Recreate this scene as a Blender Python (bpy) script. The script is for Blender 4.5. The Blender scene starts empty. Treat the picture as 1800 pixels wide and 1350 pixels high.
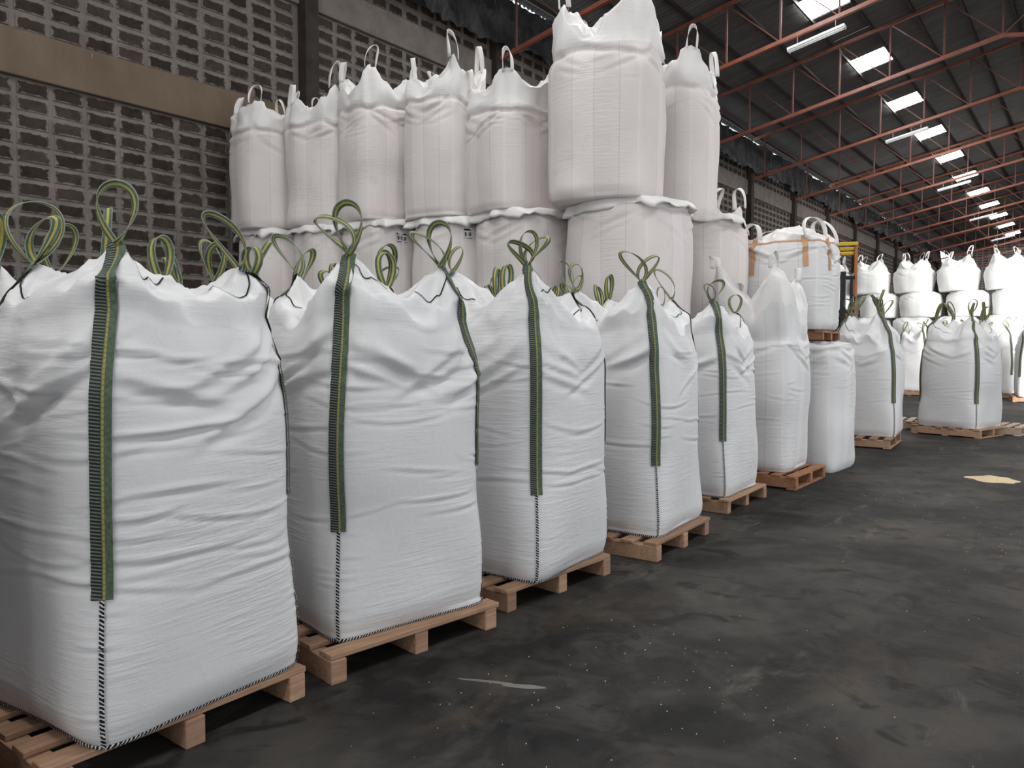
import bpy, bmesh, math, random
import numpy as np
from mathutils import Vector, Matrix

# ------------------------------------------------------------------ camera, world, light, exposure
scene = bpy.context.scene
COL = scene.collection
CAM_H, YAW, PITCH = 1.6, math.radians(37.685), math.radians(2.714)
cd = bpy.data.cameras.new('camera'); cam = bpy.data.objects.new('camera', cd); COL.objects.link(cam)
cam.location = (0, 0, CAM_H); cam.rotation_euler = (math.pi/2 - PITCH, 0, YAW)
cd.sensor_width = 36; cd.lens = 27.0; cd.clip_start = .05; cd.clip_end = 300
scene.camera = cam
w = bpy.data.worlds.new('world'); scene.world = w; w.use_nodes = True
w.node_tree.nodes['Background'].inputs[0].default_value = (.86, .93, 1, 1)
w.node_tree.nodes['Background'].inputs[1].default_value = 2.2
vs = scene.view_settings
vs.view_transform = 'Standard'; vs.look = 'None'; vs.gamma = 1; vs.use_curve_mapping = False
vs.exposure = -0.07
scene.display_settings.display_device = 'sRGB'
scene.cycles.max_bounces = 8; scene.cycles.diffuse_bounces = 5; scene.cycles.sample_clamp_indirect = 6

def area(name, loc, rot, sx, sy, power, col=(1, 1, 1)):
    l = bpy.data.lights.new(name, 'AREA'); l.shape = 'RECTANGLE'; l.size = sx; l.size_y = sy
    l.energy = power; l.color = col
    o = bpy.data.objects.new(name, l); o.location = loc; o.rotation_euler = rot; COL.objects.link(o)
    return o
R = math.radians
# area lamps for daylight through the open front and right-hand doorways, all unseen
area('front_daylight', (-2.0, -21.8, 3.2), (R(90), 0, 0), 14.0, 5.6, 900, (1, .99, .97))
area('near_door_daylight', (5.85, 1.5, 2.3), (R(90), 0, R(90)), 8.0, 4.4, 14, (1, .99, .98))
area('middle_door_fill', (5.85, 11.0, 2.3), (R(90), 0, R(90)), 5.0, 4.4, 230, (1, .995, .99))  # fill lamp in a doorway added to brighten the far aisle bags
fd = area('far_door_daylight', (5.85, 22.5, 2.6), (R(80), 0, R(28)), 8.0, 5.0, 1400, (1, .99, .97)); fd.data.spread = R(90)

# ------------------------------------------------------------------ node helpers
MATS = {}
class NT:
    def __init__(s, name, rough=.6, spec=.3, metal=0.):
        m = bpy.data.materials.new(name); m.use_nodes = True
        s.m = m; s.t = m.node_tree; s.b = s.t.nodes['Principled BSDF']
        s.b.inputs['Roughness'].default_value = rough; s.b.inputs['Metallic'].default_value = metal
        s.b.inputs['Specular IOR Level'].default_value = spec
        MATS[name] = m
    def n(s, typ, **kw):
        nd = s.t.nodes.new('ShaderNode' + typ)
        for k, v in kw.items(): setattr(nd, k, v)
        return nd
    def l(s, a, b): s.t.links.new(a, b); return s
    def val(s, sock, v):
        if hasattr(v, 'is_output'): s.l(v, sock)
        else: sock.default_value = v
    def math(s, op, a, b=0., c=0., clamp=False):
        nd = s.n('Math', operation=op, use_clamp=clamp)
        s.val(nd.inputs[0], a); s.val(nd.inputs[1], b); s.val(nd.inputs[2], c)
        return nd.outputs[0]
    def coord(s, kind='Object', scale=(1, 1, 1)):
        tc = s.n('TexCoord'); mp = s.n('Mapping'); mp.inputs['Scale'].default_value = scale
        s.l(tc.outputs[kind], mp.inputs[0]); return mp.outputs[0]
    def world(s, scale=(1, 1, 1)):
        g = s.n('NewGeometry'); mp = s.n('Mapping'); mp.inputs['Scale'].default_value = scale
        s.l(g.outputs['Position'], mp.inputs[0]); return mp.outputs[0]
    def noise(s, vec, scale, detail=3., rough=.55, dist=0.):
        nd = s.n('TexNoise'); s.l(vec, nd.inputs['Vector'])
        nd.inputs['Scale'].default_value = scale; nd.inputs['Detail'].default_value = detail
        nd.inputs['Roughness'].default_value = rough; nd.inputs['Distortion'].default_value = dist
        return nd.outputs[0]
    def ramp(s, fac, stops):
        nd = s.n('ValToRGB'); s.l(fac, nd.inputs[0]); e = nd.color_ramp.elements
        while len(e) < len(stops): e.new(.5)
        for el, (p, c) in zip(e, stops):
            el.position = p; el.color = tuple(c) + (1,) if len(c) == 3 else c
        return nd.outputs[0]
    def mix(s, fac, a, b):
        nd = s.n('Mix', data_type='RGBA'); s.val(nd.inputs[0], fac)
        for sk, v in ((nd.inputs[6], a), (nd.inputs[7], b)):
            if hasattr(v, 'is_output'): s.l(v, sk)
            else: sk.default_value = tuple(v) + (1,)
        return nd.outputs[2]
    def base(s, v):
        if hasattr(v, 'is_output'): s.l(v, s.b.inputs['Base Color'])
        else: s.b.inputs['Base Color'].default_value = tuple(v) + (1,)
        return s
    def bump(s, h, strength=.3, dist=.02):
        nd = s.n('Bump'); nd.inputs['Strength'].default_value = strength; nd.inputs['Distance'].default_value = dist
        s.l(h, nd.inputs['Height']); s.l(nd.outputs[0], s.b.inputs['Normal']); return s

def sep(N, vec):
    nd = N.n('SeparateXYZ'); N.l(vec, nd.inputs[0]); return nd.outputs

def bag_material(name, col, lines=False, dirt=.1):
    N = NT(name, .52, .35)
    oi = N.n('ObjectInfo')
    off = N.n('VectorMath', operation='ADD'); sc_ = N.n('VectorMath', operation='SCALE')
    cb = N.n('CombineXYZ'); N.l(oi.outputs['Random'], cb.inputs[0]); N.l(oi.outputs['Random'], cb.inputs[2])
    N.l(cb.outputs[0], sc_.inputs[0]); sc_.inputs['Scale'].default_value = 37
    tc = N.n('TexCoord'); N.l(tc.outputs['Object'], off.inputs[0]); N.l(sc_.outputs[0], off.inputs[1])
    v = off.outputs[0]
    big = N.noise(v, 1.6, 4, .6)
    c = N.ramp(big, [(.3, [x*(1-dirt) for x in col]), (.65, col)])
    # faint grey smudges picked up in handling
    sm = N.noise(v, 5.5, 5, .65, .6)
    c = N.mix(N.math('MULTIPLY', N.math('SUBTRACT', sm, .6, clamp=True), 1.6), c, [x*.6 for x in col])
    if lines:
        uv = N.coord('UV'); X = sep(N, uv)[0]
        f = N.math('FRACT', X)
        acc = None
        for p in (.3, .5, .72):
            d = N.math('LESS_THAN', N.math('ABSOLUTE', N.math('SUBTRACT', f, p)), .0045)
            acc = d if acc is None else N.math('MAXIMUM', acc, d)
        c = N.mix(N.math('MULTIPLY', acc, .22), c, [x*.25 for x in col])
        pan = N.math('MULTIPLY', N.math('GREATER_THAN', f, .3), N.math('LESS_THAN', f, .5))
        pan2 = N.math('GREATER_THAN', f, .93)
        c = N.mix(N.math('MULTIPLY', N.math('MAXIMUM', pan, pan2), .4), c, [min(1, x*1.13) for x in col])
    N.base(c)
    mp = N.n('Mapping'); mp.inputs['Scale'].default_value = (2.2, 2.2, 26); N.l(v, mp.inputs[0])
    h1 = N.noise(mp.outputs[0], 1.0, 4, .6)
    msk = N.ramp(N.noise(v, 1.3, 2), [(.42, (0, 0, 0)), (.62, (1, 1, 1))])
    h1 = N.math('MULTIPLY', N.math('ABSOLUTE', N.math('SUBTRACT', h1, .5)), msk)
    h2 = N.noise(v, 7, 4, .6)
    h3 = N.noise(v, 170, 2, .5)
    h = N.math('ADD', N.math('MULTIPLY', h1, 1.2), N.math('ADD', N.math('MULTIPLY', h2, .35), N.math('MULTIPLY', h3, .035)))
    N.bump(h, .32, .03)
    return N.m

bag_material('white_woven', (.70, .695, .70), dirt=.06)
bag_material('stack_woven', (.68, .632, .618), lines=True, dirt=.08)
bag_material('thin_liner', (.74, .72, .71), dirt=.05); MATS['thin_liner'].node_tree.nodes['Principled BSDF'].inputs['Roughness'].default_value = .36
bag_material('aisle_woven', (.68, .675, .675), lines=True, dirt=.08)
bag_material('far_woven', (.74, .74, .73), lines=True, dirt=.16)

def webbing(name, hatch):
    N = NT(name, .6, .3)
    s = sep(N, N.coord('UV')); X, Y = s[0], s[1]
    g = N.ramp(N.noise(N.coord('Object'), 60, 2), [(.3, (.045, .080, .050)), (.7, (.095, .140, .088))])
    if hatch:
        st = N.math('GREATER_THAN', N.math('SINE', N.math('ADD', N.math('MULTIPLY', Y, 2*math.pi/.013), N.math('MULTIPLY', X, 5))), -.25)
        blk = N.math('MULTIPLY', st, N.math('LESS_THAN', X, .5))
        c = N.mix(blk, g, (.012, .012, .014))
        c = N.mix(N.math('MULTIPLY', N.math('MULTIPLY', N.math('LESS_THAN', X, .46), N.math('SUBTRACT', 1., st)), .14), c, (.5, .5, .48))
        ys = N.math('LESS_THAN', N.math('ABSOLUTE', N.math('SUBTRACT', X, .60)), .055)
        yd = N.math('GREATER_THAN', N.math('SINE', N.math('MULTIPLY', Y, 2*math.pi/.02)), -.6)
        c = N.mix(N.math('MULTIPLY', ys, N.math('ADD', N.math('MULTIPLY', yd, .5), .4)), c, (.36, .28, .06))
    else:
        ys = N.math('LESS_THAN', N.math('ABSOLUTE', N.math('SUBTRACT', X, .5)), .15)
        c = N.mix(ys, g, (.40, .34, .08))
        ed = N.math('GREATER_THAN', N.math('ABSOLUTE', N.math('SUBTRACT', X, .5)), .43)
        c = N.mix(N.math('MULTIPLY', ed, .45), c, (.42, .46, .40))
    N.base(c)
    N.bump(N.math('SINE', N.math('MULTIPLY', Y, 2*math.pi/.006)), .15, .002)
webbing('green_webbing', False); webbing('stitched_webbing', True)
N = NT('overlock_stitch', .8, .2)
s_ = sep(N, N.coord('UV'))
st = N.math('GREATER_THAN', N.math('SINE', N.math('ADD', N.math('MULTIPLY', s_[1], 2*math.pi/.016), N.math('ADD', N.math('MULTIPLY', s_[0], 4.), N.math('MULTIPLY', N.noise(N.coord('Object'), 60, 3), 6.)))), .35)
N.base(N.mix(st, (.012, .012, .013), (.62, .61, .6)))
NT('black_thread', .7, .2).base((.012, .012, .014))
NT('white_webbing', .55, .3).base((.74, .72, .70))
NT('tan_webbing', .65, .2).base((.52, .30, .17))

def wood(name, a, b):
    N = NT(name, .75, .15)
    oi = N.n('ObjectInfo'); ad = N.n('VectorMath', operation='ADD')
    tc = N.n('TexCoord'); cb = N.n('CombineXYZ')
    for i in range(3): N.l(N.math('MULTIPLY', oi.outputs['Random'], 13.7 + 5*i), cb.inputs[i])
    N.l(tc.outputs['Object'], ad.inputs[0]); N.l(cb.outputs[0], ad.inputs[1])
    mp = N.n('Mapping'); mp.inputs['Scale'].default_value = (22, 1.6, 30); N.l(ad.outputs[0], mp.inputs[0])
    g = N.noise(mp.outputs[0], 1.6, 4, .6, .8)
    c = N.ramp(g, [(.25, a), (.75, b)])
    tone = N.math('ADD', N.math('MULTIPLY', oi.outputs['Random'], .35), .75)
    hs = N.n('HueSaturation'); N.l(tone, hs.inputs['Value']); N.l(c, hs.inputs['Color'])
    blot = N.noise(ad.outputs[0], 6, 3)
    N.base(N.mix(N.math('MULTIPLY', N.math('SUBTRACT', blot, .55, clamp=True), 1.8), hs.outputs[0], [x*.35 for x in a]))
    N.bump(g, .25, .004)
wood('pallet_wood', (.27, .155, .095), (.47, .30, .20))
wood('red_pallet_wood', (.25, .115, .062), (.40, .20, .115))
wood('pale_wood', (.42, .32, .23), (.62, .50, .39))

# floor: near-black trodden concrete with dusty grey and brownish blotches
N = NT('dark_floor', .62, .10)
p = N.world()
a = N.noise(p, .55, 6, .62, .4); b2 = N.noise(p, 2.3, 6, .65, .7); c3 = N.noise(p, 26, 4, .7)
dark = N.ramp(a, [(.36, (.008, .0076, .0076)), (.50, (.022, .0205, .0195)), (.64, (.060, .055, .049))])
dark = N.mix(N.ramp(b2, [(.44, (0, 0, 0)), (.62, (.55, .55, .55))]), dark, (.066, .061, .055))
dark = N.mix(N.ramp(N.noise(p, 3.1, 4, .6, 1.2), [(.55, (0, 0, 0)), (.66, (.85, .85, .85))]), dark, (.016, .015, .015))
dark = N.mix(N.ramp(N.noise(N.world((1.1, .5, 1)), 1.7, 4, .6, .5), [(.56, (0, 0, 0)), (.74, (.5, .5, .5))]), dark, (.085, .063, .044))
dust = N.ramp(N.noise(N.world((2.6, .7, 1)), 1.3, 5, .7, .3), [(.60, (0, 0, 0)), (.76, (.55, .55, .55))])
dark = N.mix(dust, dark, (.135, .125, .105))
dark = N.mix(N.ramp(c3, [(.66, (0, 0, 0)), (.8, (.35, .35, .35))]), dark, (.12, .115, .11))
N.base(dark)
N.l(N.ramp(b2, [(.3, (.6, .6, .6)), (.7, (.85, .85, .85))]), N.b.inputs['Roughness'])
N.bump(N.math('ADD', c3, N.math('MULTIPLY', b2, .6)), .3, .008)

def mortar_nodes(N):
    p = N.world()
    return p, N.ramp(N.noise(p, 3.2, 5, .65), [(.25, (.135, .116, .102)), (.7, (.215, .192, .175))])
N = NT('mortar', .9, .1); p, c = mortar_nodes(N)
c = N.mix(N.ramp(N.noise(N.world((1, 6, .9)), 3, 4, .7), [(.70, (0, 0, 0)), (.76, (.8, .8, .8))]), c, (.34, .32, .30))
N.base(c); N.bump(N.noise(p, 38, 5, .7), .6, .01)
N = NT('dark_block', .92, .08); p, mc = mortar_nodes(N)
oi = N.n('ObjectInfo')
bc = N.ramp(N.noise(p, 7, 5, .7), [(.25, (.026, .020, .017)), (.8, (.068, .054, .046))])
hs = N.n('HueSaturation'); N.l(bc, hs.inputs['Color']); N.l(N.math('ADD', N.math('MULTIPLY', oi.outputs['Random'], .6), .72), hs.inputs['Value'])
# mortar smeared ragged over the edges of each block (block-local coordinates)
q = sep(N, N.coord('UV'))
ex = N.math('MULTIPLY', N.math('ABSOLUTE', N.math('SUBTRACT', q[0], .5)), 2.)
ey = N.math('MULTIPLY', N.math('ABSOLUTE', N.math('SUBTRACT', q[1], .5)), 2.)
e = N.math('MAXIMUM', N.math('SUBTRACT', ex, .02), N.math('ADD', ey, .07))
e = N.math('ADD', e, N.math('MULTIPLY', N.math('SUBTRACT', N.noise(p, 13, 4, .65), .5), .85))
msk = N.ramp(e, [(.76, (0, 0, 0)), (.88, (1, 1, 1))])
N.base(N.mix(msk, hs.outputs[0], mc)); N.bump(N.noise(p, 45, 5, .7), .6, .01)
N = NT('wall_beam', .85, .15); p = N.world()
c = N.ramp(N.noise(N.world((1, 1.2, .5)), 2.2, 5, .6), [(.25, (.122, .088, .062)), (.75, (.175, .132, .098))])
c = N.mix(N.ramp(N.noise(N.world((1, 5, 1.1)), 4, 3, .6), [(.72, (0, 0, 0)), (.75, (.9, .9, .9))]), c, (.42, .38, .33))
N.base(c); N.bump(N.noise(p, 20, 4), .25, .01)
N = NT('dark_column', .8, .2); N.base(N.ramp(N.noise(N.world(), 4, 4), [(.3, (.022, .018, .016)), (.75, (.05, .042, .036))]))
N = NT('grey_column', .85, .15); N.base(N.ramp(N.noise(N.world(), 3, 4), [(.3, (.085, .078, .074)), (.75, (.13, .12, .112))]))
N = NT('far_blockwork', .9, .1)
bt = N.n('TexBrick', offset=0.0, squash=1.0)
sw = N.n('CombineXYZ'); ww = sep(N, N.world()); N.l(ww[0], sw.inputs[0]); N.l(ww[2], sw.inputs[1]); N.l(sw.outputs[0], bt.inputs['Vector'])
bt.inputs['Color1'].default_value = (.10, .085, .075, 1); bt.inputs['Color2'].default_value = (.16, .14, .125, 1)
bt.inputs['Mortar'].default_value = (.36, .33, .31, 1); bt.inputs['Scale'].default_value = 1
bt.inputs['Brick Width'].default_value = .4; bt.inputs['Row Height'].default_value = .2; bt.inputs['Mortar Size'].default_value = .035
N.base(bt.outputs[0])
N = NT('roof_sheet', .8, .2); p = N.world()
c = N.ramp(N.noise(N.world((.5, 4, 1)), 1.5, 5, .65), [(.25, (.105, .101, .099)), (.75, (.185, .179, .175))])
N.base(c)
N = NT('orange_steel', .42, .45)
N.base(N.ramp(N.noise(N.world(), 5, 4, .6), [(.3, (.21, .066, .040)), (.75, (.33, .108, .066))]))
N = NT('dark_red_steel', .55, .35); N.base(N.ramp(N.noise(N.world(), 5, 4), [(.3, (.12, .045, .032)), (.75, (.2, .07, .05))]))
NT('purlin_steel', .6, .3).base((.028, .020, .019))
N = NT('skylight', .4); N.base((.8, .8, .8)); N.b.inputs['Emission Color'].default_value = (1, 1, .99, 1); N.b.inputs['Emission Strength'].default_value = 50
NT('lamp_white', .4, .4).base((.80, .81, .82))
N = NT('lamp_tube', .3, .4); N.base((.9, .9, .9)); N.b.inputs['Emission Color'].default_value = (1, 1, 1, 1); N.b.inputs['Emission Strength'].default_value = .25
N = NT('black_plastic', .22, .6)
N.base(N.ramp(N.noise(N.world(), 2, 3), [(.3, (.010, .010, .012)), (.8, (.03, .03, .034))])); N.bump(N.noise(N.world((1, 3, .8)), 5, 5, .7, 1.), .9, .08)
N = NT('grain', .9, .1); p = N.world(); N.base(N.ramp(N.noise(p, 40, 4), [(.3, (.50, .39, .24)), (.75, (.66, .54, .37))])); N.bump(N.noise(p, 160, 3), .5, .01)
NT('dust_white', .9, .1).base((.62, .60, .55)); NT('dust_grey', .9, .1).base((.15, .142, .13))
NT('machine_yellow', .4, .4).base((.62, .40, .03))
NT('machine_orange', .45, .4).base((.42, .16, .05))
NT('machine_black', .5, .4).base((.018, .018, .02))
NT('rubber', .85, .2).base((.02, .02, .02))
N = NT('lamp_glass', .15, .6); N.base((.25, .27, .3))
N = NT('printed_label', .7, .2)
s_ = sep(N, N.coord('UV')); q = [N.math('MULTIPLY', s_[1], 1/.17), N.math('SUBTRACT', 1., s_[0])]
bars = N.math('GREATER_THAN', N.math('FRACT', N.math('MULTIPLY', N.math('ADD', q[0], N.math('MULTIPLY', N.math('SINE', N.math('MULTIPLY', q[0], 37.)), .03)), 9.)), .45)
band1 = N.math('GREATER_THAN', q[1], .80)
band2 = N.math('MULTIPLY', N.math('MULTIPLY', N.math('GREATER_THAN', q[1], .22), N.math('LESS_THAN', q[1], .62)), bars)
band3 = N.math('LESS_THAN', q[1], .06)
N.base(N.mix(N.math('MAXIMUM', N.math('MAXIMUM', band1, band2), band3), (.62, .60, .59), (.03, .03, .03)))

# ------------------------------------------------------------------ object helpers
def tag(o, label=None, cat=None, group=None, kind=None):
    if label: o['label'] = label
    if cat: o['category'] = cat
    if group: o['group'] = group
    if kind: o['kind'] = kind
    return o
def link(name, me, parent=None, loc=None, rot=None):
    o = bpy.data.objects.new(name, me); COL.objects.link(o)
    if parent is not None: o.parent = parent
    if loc is not None: o.location = loc
    if rot is not None: o.rotation_euler = rot
    return o
def empty(name, loc, rz=0.):
    o = bpy.data.objects.new(name, None); COL.objects.link(o); o.location = loc; o.rotation_euler = (0, 0, rz)
    o.empty_display_size = .1
    return o
def mesh_np(name, verts, faces, mat, uvs=None, smooth=True):
    me = bpy.data.meshes.new(name)
    me.from_pydata(np.asarray(verts).tolist(), [], faces if isinstance(faces, list) else faces.tolist())
    if uvs is not None:
        ul = me.uv_layers.new(name='UVMap')
        li = np.empty(len(me.loops), dtype=np.int32); me.loops.foreach_get('vertex_index', li)
        ul.data.foreach_set('uv', np.asarray(uvs, dtype=np.float32)[li].ravel())
    if smooth: me.polygons.foreach_set('use_smooth', np.ones(len(me.polygons), dtype=bool))
    me.materials.append(MATS[mat]); me.update()
    return me
def box_me(name, sx, sy, sz, mat, bev=0., org=(0, 0, 0)):
    bm = bmesh.new(); bmesh.ops.create_cube(bm, size=1)
    bmesh.ops.scale(bm, vec=(sx, sy, sz), verts=bm.verts); bmesh.ops.translate(bm, vec=org, verts=bm.verts)
    if bev: bmesh.ops.bevel(bm, geom=bm.edges[:], offset=bev, segments=1, affect='EDGES')
    me = bpy.data.meshes.new(name); bm.to_mesh(me); bm.free(); me.materials.append(MATS[mat]); return me
def tube_me(name, pts, r, mat, seg=8):
    pts = [Vector(p) for p in pts]; V = []; Fc = []
    for i, p in enumerate(pts):
        t = (pts[min(i+1, len(pts)-1)] - pts[max(i-1, 0)]).normalized()
        a = t.orthogonal().normalized() if i == 0 else (a_prev - t*a_prev.dot(t)).normalized()
        a_prev = a; b = t.cross(a)
        for k in range(seg):
            th = 2*math.pi*k/seg; V.append(tuple(p + a*math.cos(th)*r + b*math.sin(th)*r))
    for i in range(len(pts)-1):
        for k in range(seg):
            Fc.append([i*seg+k, i*seg+(k+1) % seg, (i+1)*seg+(k+1) % seg, (i+1)*seg+k])
    Fc.append(list(range(seg))[::-1]); Fc.append([(len(pts)-1)*seg+k for k in range(seg)])
    return mesh_np(name, V, Fc, mat)
def bar_me(name, p0, p1, w_, h_, mat):
    """square bar between two points, h_ in the vertical plane of the bar"""
    p0, p1 = Vector(p0), Vector(p1); t = (p1-p0).normalized()
    s = t.cross(Vector((0, 0, 1)));
    s = Vector((0, 1, 0)) if s.length < 1e-4 else s.normalized()
    u = s.cross(t).normalized(); V = []
    for p in (p0, p1):
        for a, b in ((-1, -1), (1, -1), (1, 1), (-1, 1)): V.append(tuple(p + s*a*w_/2 + u*b*h_/2))
    return mesh_np(name, V, [[0, 3, 2, 1], [4, 5, 6, 7], [0, 1, 5, 4], [1, 2, 6, 5], [2, 3, 7, 6], [3, 0, 4, 7]], mat, smooth=False)

# ------------------------------------------------------------------ value noise for cloth relief
def vnoise(x, y, z, seed=0):
    xi, yi, zi = np.floor(x).astype(np.int64), np.floor(y).astype(np.int64), np.floor(z).astype(np.int64)
    fx, fy, fz = x-xi, y-yi, z-zi
    fx, fy, fz = fx*fx*fx*(fx*(fx*6-15)+10), fy*fy*fy*(fy*(fy*6-15)+10), fz*fz*fz*(fz*(fz*6-15)+10)
    def h(i, j, k):
        n = (i*374761393 + j*668265263 + k*2147483647 + seed*1274126177) & 0xFFFFFFFF
        n = ((n ^ (n >> 13))*1274126177) & 0xFFFFFFFF
        n = ((n ^ (n >> 16))*2246822519) & 0xFFFFFFFF
        return ((n ^ (n >> 15)) & 0xFFFF)/32767.5 - 1
    r = 0
    for a in (0, 1):
        for b in (0, 1):
            for c in (0, 1):
                r = r + h(xi+a, yi+b, zi+c)*(fx if a else 1-fx)*(fy if b else 1-fy)*(fz if c else 1-fz)
    return r
def sstep(a, b, x):
    t = np.clip((x-a)/(b-a), 0, 1); return t*t*(3-2*t)

CORN = np.array([(1, -1), (1, 1), (-1, 1), (-1, -1)], float)   # near, right, back, left

class Bag:
    """A filled bulk bag. u in [0,4) runs round the four faces (corners at integers); v in [0,1] climbs the side, [1,2] crosses the top."""
    def __init__(s, W=.47, Hs=1.45, nb=8., nm=3.8, nt=3.5, bulge=.05, tuck=.09, dome=.10, topin=.07, peaks=(), lean=(0, 0),
                 seed=1, ncre=40, camp=.010, crez=(.35, .95), lip=0., lump=.016, crumple=.030, corner_cre=True, sag=0., fold=.03, Wy=None, bpow=1.6, topv=.90, pexp=1.9, wg=(.88, 1.14), skirt=None, shear=(0, 0)):
        s.__dict__.update(locals()); rng = random.Random(seed); s.rng = rng
        s.Wy = Wy or W
        P = []
        for (c, q, hz, rr) in peaks:
            r0 = 1/(2**(1/nt)); xy = CORN[c]*np.array([s.W, s.Wy])*r0*q*1.12
            P.append((c, xy[0], xy[1], hz, rr, rng.uniform(0, 6.28), rng.uniform(0, 6.28)))
        s.P = P
        C = []
        for i in range(ncre):
            z0 = Hs*(crez[0] + (crez[1]-crez[0])*rng.random()**.8)
            C.append((rng.uniform(0, 4), z0, rng.uniform(.07, .34), camp*rng.uniform(.4, 1.25), rng.uniform(.006, .013), rng.uniform(-.14, .14), rng.uniform(-.2, .5)))
        if corner_cre:
            for c in range(4):
                for k in range(16):
                    z0 = Hs*rng.uniform(.03, .36)
                    C.append((c + rng.choice((-1, 1))*rng.uniform(.03, .09), z0, rng.uniform(.03, .09), camp*.5*rng.uniform(.4, 1.), .006, rng.uniform(-.06, .06), 0))
        # broad shoulder folds that fan from the lifted corners
        for c in range(4):
            for k in range(7 if ncre else 0):
                sg = rng.choice((-1, 1))
                C.append((c + sg*rng.uniform(.16, .4), Hs*rng.uniform(.82, .97), rng.uniform(.12, .24), camp*rng.uniform(1.2, 2.2), rng.uniform(.018, .032), -sg*rng.uniform(.25, .6), 0))
        s.C = C
    def __call__(s, u, v):
        u = np.asarray(u, float) % 4; v = np.asarray(v, float)
        i = np.floor(u).astype(int) % 4; f = (u - np.floor(u))[..., None]
        q = CORN[i]*(1-f) + CORN[(i+1) % 4]*f
        vc = np.clip(v, 0, 1); wt = np.clip(v-1, 0, 1)
        n = np.where(vc < .45, s.nb + (s.nm-s.nb)*sstep(0, .45, vc), s.nm + (s.nt-s.nm)*sstep(.45, 1, vc))
        n = n + (2.4-s.nt)*wt
        a, b = np.abs(q[..., 0]), np.abs(q[..., 1])
        r = 1/(a**n + b**n)**(1/n)
        facemid = 1 - np.abs(2*f[..., 0]-1)**2
        prof = 1 + s.bulge*np.sin(np.pi*np.clip(vc, 0, 1)**s.bpow)
        prof = prof - (.35+.65*facemid)*s.tuck*np.clip(1 - vc/.09, 0, 1)**2
        prof = prof - s.topin*np.clip((vc-s.topv)/(1-s.topv), 0, 1)**2
        ang = wt*np.pi/2
        prof = prof*np.cos(ang)
        x = q[..., 0]*r*s.W*prof; y = q[..., 1]*r*s.Wy*prof
        z = s.Hs*vc + s.dome*np.sin(ang)
        sd = s.seed*7.3
        # outward relief
        d = s.lump*vnoise(x*2.6+sd, y*2.6, z*2.2, s.seed)*(vc > .02)
        per = u*2*s.W
        sidew = sstep(.0, .05, vc)*(1 - sstep(.0, .25, wt))
        cre = np.zeros_like(z)
        for (u0, z0, L, A, sg, k, cv) in s.C:
            ds = (u - u0 + 2) % 4 - 2; ds = ds*2*s.W
            dz = z - z0 - k*ds - cv*ds*ds
            m = (np.abs(ds) < L*1.6) & (np.abs(dz) < sg*5)
            if not m.any(): continue
            D, Z = ds[m], dz[m]
            t = np.clip(1-(np.abs(D)/(L*1.6)), 0, 1)**.8
            cre[m] += A*t*(np.exp(-(Z/sg)**2) - .9*np.exp(-((Z+1.7*sg)/(1.2*sg))**2))
        cdist = np.abs(u - np.round(u))*2*s.W
        d = d + cre*sidew*(1 - .93*np.exp(-(cdist/.055)**2)*(z > s.Hs*.34))
        sh = np.exp(-((v-1.0)/.16)**2)
        cx, cy = np.cos(u*np.pi/2), np.sin(u*np.pi/2)
        d = d + s.fold*sh*vnoise(cx*3.1+sd, cy*3.1, v*5, s.seed+3)
        if s.lip:
            vv = v + .03*vnoise(cx*2.2+sd, cy*2.2, v*0, s.seed+9)
            d = d + s.lip*(np.exp(-((vv-1.0)/.02)**2) - .7*np.exp(-((vv-.965)/.018)**2))
        rr = np.sqrt(x*x+y*y)+1e-6
        fade = np.clip(rr/(.3*s.W), 0, 1)
        x = x + x/rr*d*fade; y = y + y/rr*d*fade
        # corners lifted by the loops
        if s.P:
            wg = sstep(s.wg[0], s.wg[1], v); acc = np.zeros_like(z)
            for (c, px, py, hz, R_, f1, f2) in s.P:
                dx, dy = x-px, y-py; dd = np.sqrt(dx*dx+dy*dy); th = np.arctan2(dy, dx)
                Rm = R_*(1 + .17*np.sin(3*th+f1) + .13*(1-2*np.abs(np.sin(2.5*th+f2))) + .09*(1-2*np.abs(np.sin(5.5*th+f1*2))))
                hh = hz*np.clip(1-dd/Rm, 0, 1)**s.pexp
                acc = acc**3 + hh**3; acc = np.cbrt(acc)
            z = z + acc*wg
        if s.crumple:
            m = sstep(.93, 1.15, v)
            rn = vnoise(x*5.5+sd, y*5.5, z*4, s.seed+5); r2 = vnoise(x*12+sd, y*12, z*9, s.seed+6)
            z = z + m*(s.crumple*(1-2.2*np.abs(rn)) + s.crumple*.4*(1-2*np.abs(r2)))
            x = x + m*s.crumple*.8*vnoise(x*6, y*6+sd, z*6, s.seed+7); y = y + m*s.crumple*.8*vnoise(x*6, y*6, z*6+sd, s.seed+8)
        up_ = np.clip(z-s.Hs, 0, None); x = x + s.shear[0]*up_; y = y + s.shear[1]*up_
        if s.sag: z = z - s.sag*sstep(0, 1, wt)
        x = x + s.lean[0]*z; y = y + s.lean[1]*z
        return np.stack([x, y, z], -1)
    def body(s, name, mat, nu=140, nv=130, nw=56):
        us = np.arange(nu)*4/nu
        vs_ = np.concatenate([np.linspace(0, 1, nv), 1 + np.linspace(0, 1, nw+1)[1:-1]])
        U, V = np.meshgrid(us, vs_)
        P = s(U, V); nr = len(vs_)
        verts = P.reshape(-1, 3)
        top = s(np.array([0.]), np.array([1.9999]))[0]; top[2] = P[-1, :, 2].mean()
        verts = np.vstack([verts, [top], [[0, 0, 0.004]]])
        k = np.arange(nu); fs = []
        for r in range(nr-1):
            a = r*nu+k; b = r*nu+(k+1) % nu
            fs.append(np.stack([a, b, b+nu, a+nu], 1))
        faces = np.concatenate(fs).tolist()
        T = len(verts)-2; B = T+1; l0 = (nr-1)*nu
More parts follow.
